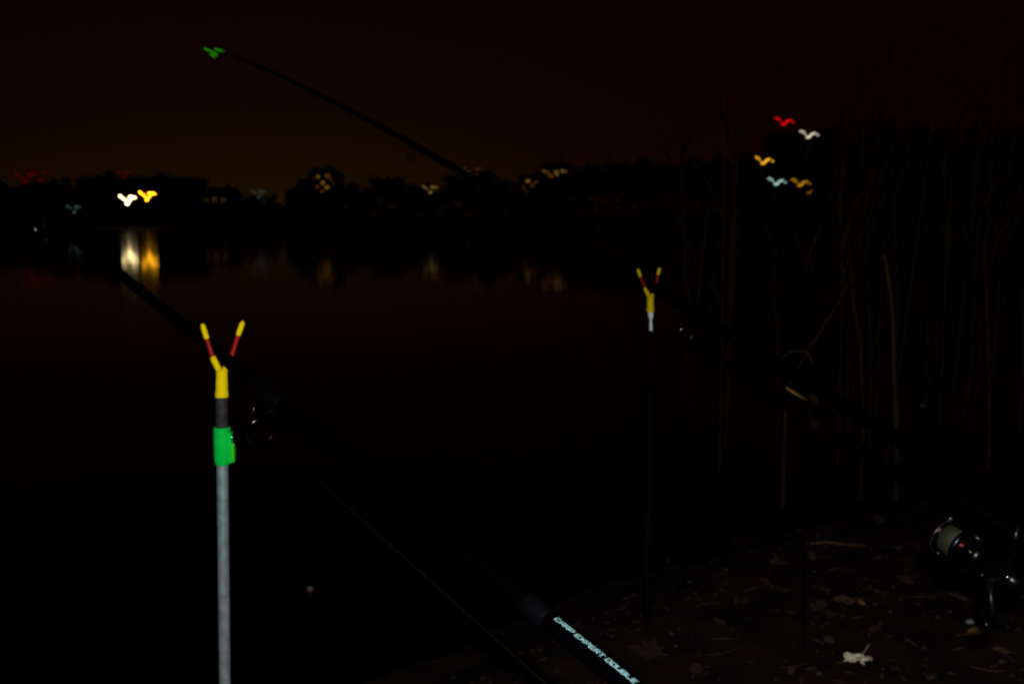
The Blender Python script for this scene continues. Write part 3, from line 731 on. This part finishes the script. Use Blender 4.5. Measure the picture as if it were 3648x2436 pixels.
o = stalk([(3150, 905, 3.1), (3166, 1000, 3.1), (3180, 1120, 3.1), (3185, 1300, 3.1), (3192, 1500, 3.1), (3196, 1640, 3.1)], .0095, straw_g, '')
b_ = blade(MB(), at(3182, 1150, 3.1), 2.6, .30, .022, 1.2, 1.9).build('leaf', straw, o); tag(o, 'thickest reed stem with a broken top among the reeds', 'reed')
o = stalk([(3040, 968, 3.3), (2990, 1075, 3.3), (2910, 1200, 3.3), (2836, 1322, 3.3), (2800, 1390, 3.3)], .0065, straw, '')
MB().tube([at(3040, 968, 3.3), at(3036, 1040, 3.3), at(3044, 1110, 3.3), at(3066, 1220, 3.3), at(3072, 1400, 3.3), at(3074, 1560, 3.3), rooted(at(3074, 1560, 3.3))], .005, n=8).build('broken_stem', straw, o)
tag(o, 'snapped reed folded into a narrow upside down V', 'reed')
o = stalk([(3508, 850, 3.4), (3512, 1000, 3.4), (3520, 1200, 3.4), (3524, 1360, 3.4), (3526, 1560, 3.4)], .006, straw, ''); tag(o, 'straight bare reed stem beside the leaning ones above the reel', 'reed')
o = stalk([(2655, 400, 4.2), (2625, 600, 4.2), (2600, 900, 4.2), (2590, 1400, 4.2)], .006, straw, '')
blade(MB(), at(2640, 480, 4.2), 3.3, .55, .022, .7, 1.6).build('leaf', straw_g, o); blade(MB(), at(2620, 640, 4.2), 3.0, .42, .02, .35, .5).build('leaf', straw_g, o); blade(MB(), at(2650, 410, 4.2), 5.6, .5, .024, -.2, 1.4).build('leaf', straw, o)
tag(o, 'tall reed with long drooping leaves next to the lit street lamps', 'reed')
dkst = mat('dark_stem', (.005, .0028, .0012), rough=.95, spec=.05)
ylw = mat('yellow_reed', (.34, .20, .022), rough=.7, var=.3, scale=30)
o = stemmed('broken_reed', at(2890, 1430, 1.92), lambda o: MB().tube([at(2892, 1430, 1.92), at(2868, 1418, 1.92), at(2830, 1398, 1.92), at(2800, 1380, 1.92)], [.0012, .0032, .0036, .0012], n=8).build('leaf', ylw, o), dkst)
tag(o, 'short yellowish broken reed leaf just below the rod by the reeds', 'reed')
hp = [at(x, y, 2.6) for x, y in ((2772, 1288), (2790, 1272), (2815, 1256), (2842, 1249), (2866, 1252), (2885, 1266), (2895, 1300), (2900, 1380))]
o = stemmed('bent_stem', hp[-2], lambda o: MB().tube(hp[:-1], .0009, n=8).build('hoop', mat('pale_stem', (.10, .10, .08), rough=.5, var=.3, scale=60), o), dkst, .0009); tag(o, 'thin pale stem arched over like a hoop by the rod', 'stem')
o = stemmed('dead_reed', at(2900, 1525, 2.7), lambda o: blade(MB(), at(2900, 1525, 2.7), R(85), .13, .026, 1.35, .3).build('leaf', straw, o), dkst, .0025); tag(o, 'wide upright dead leaf blade at the foot of the reeds', 'reed')
o = stemmed('dead_reed', at(3605, 1372, 3.2), lambda o: blade(MB(), at(3605, 1372, 3.2), R(178), .085, .016, .1, .2).build('leaf', straw, o), dkst, .0025); tag(o, 'pointed reed leaf held out level beside the straight bare stem', 'reed')

# ------------------------------------------------------------------ litter on the bank
def gp(px, py):                     # the bearing followed down to the bank
    v = (at(px, py, 1) - CAM); tq = .3
    while tq < 12:
        p = CAM + v * tq
        if p.z < max(ground_z(p.x, p.y), 0): break
        tq += .01
    return Vector((p.x, p.y, max(ground_z(p.x, p.y), 0)))
def leaf_shape(kind, size, curl, r):
    if kind == 'lobed':
        half = [(0, -.06), (.16, -.16), (.40, -.22), (.30, -.05), (.52, .06), (.70, .14), (.50, .24), (.40, .34), (.46, .56), (.30, .50), (.20, .60), (.13, .80), (0, 1.0)]
    else:
        half = [(0, -.05), (.14, .02), (.27, .16), (.34, .34), (.32, .52), (.24, .70), (.12, .87), (0, 1.0)]
    n = len(half); vs = []; fs = []
    for (x, y) in half:
        for k in range(-3, 4):
            xx = x * k / 3 * (1 + r.uniform(-.05, .05)); 
            z = curl * (abs(xx) ** 1.6) + .05 * math.sin(y * 7 + k) * curl + .25 * curl * (y - .4) ** 2 + r.uniform(-.012, .012)
            vs.append((xx * size, (y - .4) * size, z * size))
    for i in range(n - 1):
        for k in range(6):
            a_ = i * 7 + k; fs.append((a_, a_ + 1, a_ + 8, a_ + 7))
    return vs, fs
def fallen_leaf(p, size, rz, tilt, kind, m_, label, group, curl=.25, stalk_up=False, veins=False, name='fallen_leaf'):
    r = random.Random(int(p.x * 1000) + int(p.y * 777))
    o = empty(name, p + Vector((0, 0, .004 + size * .05)))
    vs, fs = leaf_shape(kind, size, curl, r)
    rot = Matrix.Rotation(tilt[0], 4, 'X') @ Matrix.Rotation(tilt[1], 4, 'Y') @ Matrix.Rotation(rz, 4, 'Z')
    def kid(nm, mb, mm, par):
        mb.v = [tuple(rot @ Vector(v)) for v in mb.v]
        c_ = bpy.data.objects.new(nm, mb.mesh(nm, mm)); col.objects.link(c_); c_.parent = par; return c_
    bl_ = kid('blade', MB().add(vs, fs), m_, o)
    sm = mat('dull_stalk', (.055, .036, .018), rough=.8)
    y0 = -.45 * size
    pts = [(0, y0, .002), (.03 * size, y0 - .2 * size, .02 * size if not stalk_up else .12 * size), (.10 * size, y0 - .38 * size, .0 if not stalk_up else .30 * size)]
    kid('stalk', MB().tube(pts, [.0011, .0009, .0012], n=6), sm, o)
    if veins:
        vn_ = MB()
        for (x, y) in ((0, .95), (.50, .10), (-.50, .10), (.36, .46), (-.36, .46), (.30, -.15), (-.30, -.15)):
            e = Vector((x * size, (y - .4) * size, .012 * size + curl * abs(x) ** 1.6 * size)); s0 = Vector((0, y0 + .08 * size, .012 * size))
            vn_.tube([s0, (s0 + e) / 2, e], [.0007, .0005, .0002], n=5)
        kid('vein', vn_, mat('leaf_vein', (.30, .22, .14), rough=.7), bl_)
    return tag(o, label, 'leaf', group)
pale = mat('pale_leaf', (.90, .90, .70), rough=.6, var=.8, scale=70, base2=(.62, .50, .28), spec=.2)
browns = [mat('leaf_brown', (.050, .023, .010), rough=.8, var=.6, scale=40), mat('leaf_tan', (.075, .045, .024), rough=.8, var=.5, scale=40), mat('leaf_rust', (.050, .015, .006), rough=.8, var=.5, scale=40)]
# the pale leaf: curled blade with blunt lobes, propped up a little towards the water
lc = gp(3058, 2352) + Vector((0, 0, .012)); ln_n = Vector((.05, -math.sin(R(36)), math.cos(R(36)))).normalized()
def on_leaf(px, py, lift=0):
    v = at(px, py, 1) - CAM; return CAM + v * ((lc - CAM).dot(ln_n) / v.dot(ln_n)) + ln_n * lift
outline = [(3003, 2330), (3012, 2323), (3024, 2321), (3036, 2323), (3050, 2327), (3070, 2330), (3084, 2331), (3092, 2335), (3102, 2338), (3111, 2346), (3106, 2350), (3098, 2348), (3089, 2355), (3082, 2352), (3074, 2352),
           (3076, 2361), (3079, 2366), (3065, 2367), (3067, 2354), (3054, 2353), (3045, 2357), (3036, 2356), (3029, 2362), (3020, 2365), (3011, 2361), (3013, 2354), (3004, 2355), (3012, 2348), (3010, 2341)]
leaf = empty('fallen_leaf', gp(3058, 2352)); hub = (3062, 2342); rl = random.Random(5)
vs = []; fs = []; n = len(outline); rings = (0, .35, .7, 1.0)
for ri, f_ in enumerate(rings):
    for k, (x, y) in enumerate(outline):
        vs.append(on_leaf(hub[0] + (x - hub[0]) * f_, hub[1] + (y - hub[1]) * f_, .0035 * f_ * f_ * math.sin(k * 1.7) + (rl.uniform(-.0012, .0012) if f_ else 0)))
for ri in range(3):
    for k in range(n): fs.append((ri * n + k, ri * n + (k + 1) % n, (ri + 1) * n + (k + 1) % n, (ri + 1) * n + k))
bl_ = MB().add(vs, fs).build('blade', pale, leaf); so_ = bl_.modifiers.new('thickness', 'SOLIDIFY'); so_.thickness = .0005
vm = mat('leaf_vein', (.36, .27, .17), rough=.7)
for (x, y) in ((3016, 2354), (3010, 2332), (3072, 2364), (3104, 2345), (3036, 2354)):
    MB().tube([on_leaf(*hub, .0008), on_leaf((hub[0] + x) / 2, (hub[1] + y) / 2, .0016), on_leaf(x, y, .0022)], [.0006, .0005, .0002], n=5).build('vein', vm, bl_)
dl = (on_leaf(3070, 2331) - CAM).dot(FW)
MB().tube([on_leaf(3064, 2342, .0008), at(3070, 2331, dl), at(3083, 2314, dl + .002), at(3097, 2292, dl + .004)], [.0007, .0010, .0009, .0014], n=8).build('stalk', mat('leaf_stalk', (.30, .24, .14), rough=.7), leaf)
tag(leaf, 'pale cream lobed leaf with upright stalk lying on the dark bank', 'leaf')
fallen_leaf(gp(3010, 2155), .045, R(80), (R(18), 0), 'oval', browns[1], 'curled brown leaf with an ochre tip farther up from the pale leaf', None, curl=.6)
fallen_leaf(gp(3070, 2160), .020, R(20), (R(25), 0), 'oval', mat('leaf_ochre', (.19, .10, .018), rough=.7), 'tiny ochre leaf at the tip of the curled brown leaf', None)
fallen_leaf(gp(3600, 1978), .030, R(100), (R(28), 0), 'oval', browns[1], 'small tan leaf behind the reel', None)
fallen_leaf(gp(3480, 2262), .034, R(95), (R(15), 0), 'oval', mat('leaf_ochre', (.19, .10, .018), rough=.7), 'thin ochre leaf below the reel', None)
fallen_leaf(gp(2290, 2330), .060, R(70), (R(14), 0), 'lobed', mat('leaf_dark_rust', (.022, .006, .003), rough=.9, var=.4, scale=40), 'dull rust leaf next to the lettering on the rod', None)
spots = [(2785, 2018), (2885, 1990), (2725, 2082), (2920, 2103), (3200, 1960), (3270, 1955), (3120, 1855), (3420, 2140), (3480, 2145), (2905, 2178), (2935, 2165), (2560, 2230), (3300, 2420), (2820, 2400), (3110, 2255), (2640, 2150), (3570, 2330), (2480, 2400), (3380, 1850), (2960, 2290), (3230, 2080), (3560, 2190)]
for i, (px, py) in enumerate(spots):
    fallen_leaf(gp(px + rnd.uniform(-8, 8), py), rnd.uniform(.018, .040), rnd.uniform(0, 6.28), (rnd.uniform(.05, .4), rnd.uniform(-.2, .2)), 'oval' if i % 3 else 'lobed', browns[i % 3],
                'small dull ' + ('lobed ', 'oval ', 'oval ')[i % 3] + ('brown', 'tan', 'rust')[i % 3] + ' leaf on the mud ' + ('by the water edge' if py < 2000 else 'between the pale leaf and the long straw' if px < 3150 and py < 2300 else 'around the pale leaf' if px < 3250 else 'under the reel'), 'dull leaves on the bank', curl=rnd.uniform(.2, .7))
# straws and twigs on the bank
twm = mat('twig', (.045, .022, .011), rough=.85, var=.5, scale=60)
def twig(pix, rad, m_, label, group=None):
    pts = [gp(x, y) + Vector((0, 0, rad + .004)) for x, y in pix]
    o = MB().tube(pts, [rad * .6] + [rad] * (len(pts) - 2) + [rad * .5], n=7).build('twig', m_)
    return tag(o, label, 'twig', group)
twig([(2868, 1948), (2940, 1944), (3010, 1950), (3085, 1957)], .0035, mat('pale_twig', (.10, .058, .03), rough=.85, var=.4, scale=60), 'long pale straw lying along the water edge')
for i in range(26):
    px, py = rnd.uniform(2350, 3640), rnd.uniform(1980, 2430); ln_ = rnd.uniform(50, 150); a_ = rnd.gauss(0, .35)
    twig([(px, py), (px + ln_ * .5, py + ln_ * .5 * math.sin(a_) * .5 + rnd.uniform(-4, 4)), (px + ln_, py + ln_ * math.sin(a_) * .5)], rnd.uniform(.0011, .0024), twm, 'thin dark twig lying on the muddy bank', 'twigs on the bank')
# small shiny wet stones
wet = mat('wet_stone', (.24, .25, .25), rough=.25, var=.4, scale=60)
def stone(p, s_, m_, label, group=None):
    r = random.Random(int(p.x * 999)); vs = []; fs = []; n = 8
    for i in range(6):
        ph = math.pi * i / 5
        for k in range(n):
            th = 2 * math.pi * k / n; q_ = 1 + r.uniform(-.14, .14)
            vs.append(p + Vector((math.sin(ph) * math.cos(th) * s_ * q_, math.sin(ph) * math.sin(th) * s_ * .8 * q_, math.cos(ph) * s_ * .6 * q_ + s_ * .3)))
    for i in range(5):
        for k in range(n): fs.append((i * n + k, i * n + (k + 1) % n, (i + 1) * n + (k + 1) % n, (i + 1) * n + k))
    return tag(MB().add(vs, fs).build('pebble', m_), label, 'pebble', group)
stone(gp(3455, 2222), .009, wet, 'shiny wet grey pebble under the reel')
stone(gp(3288, 1450), .022, mat('dark_stone', (.12, .12, .125), rough=.5, var=.4, scale=40), 'grey stone among the reed stems')
for i in range(30):
    stone(gp(rnd.uniform(2350, 3640), rnd.uniform(1960, 2430)), rnd.uniform(.003, .008), mat('mud_pebble', (.035, .022, .015), rough=.7, var=.5, scale=60), 'small brown pebble half sunk in the mud', 'pebbles on the bank')
# crumbs of leaf and straw too fine to count
li = MB()
for i in range(2600):
    x = rnd.uniform(-.3, 2.9); y = rnd.uniform(1.2, 3.4); s_ = (Vector((x, y)) - SH_A).dot(SH_N)
    if s_ < .12: continue
    z = ground_z(x, y) + .003; a_ = rnd.uniform(0, 6.28); l_ = rnd.uniform(.003, .016); w_ = rnd.uniform(.0015, .005)
    u = Vector((math.cos(a_), math.sin(a_), rnd.uniform(-.2, .3))) * l_; q_ = Vector((-math.sin(a_), math.cos(a_), rnd.uniform(-.3, .3))) * w_
    p = Vector((x, y, z)); up = Vector((0, 0, rnd.uniform(.0008, .003)))
    li.add([p - u, p - q_, p + u, p + q_, p + up], [(0, 1, 4), (1, 2, 4), (2, 3, 4), (3, 0, 4), (3, 2, 1, 0)])
tag(li.build('leaf_litter', mat('litter', (.040, .016, .008), rough=.9, var=.7, scale=12), smooth=False), 'brown crumbs of leaf and straw over the mud', 'litter', kind='stuff')

# a little bob floating on the water, and a drifting leaf
p = on_level(1105, 2103, .0)
o = empty('cork_bob', p)
MB().lathe(p + Vector((0, 0, -.012)), (0, 0, 1), [(0, .004), (.003, .0078), (.010, .0085), (.0165, .0082)], 18).build('body', mat('cork', (.20, .07, .015), rough=.8, var=.4, scale=200), o)
MB().lathe(p + Vector((0, 0, .0046)), (0, 0, 1), [(0, .0083), (.004, .0080), (.006, .006), (.0066, .003)], 18).build('cap', mat('bob_cap', (.22, .25, .19), rough=.7), o)
tag(o, 'tiny brown cork bob with a pale top floating on black water', 'bob')
fallen_leaf(on_level(1516, 1877, .001) - Vector((0, 0, .003)), .016, .6, (.05, .05), 'oval', browns[1], 'tiny leaf afloat on the black water', None, curl=.2)
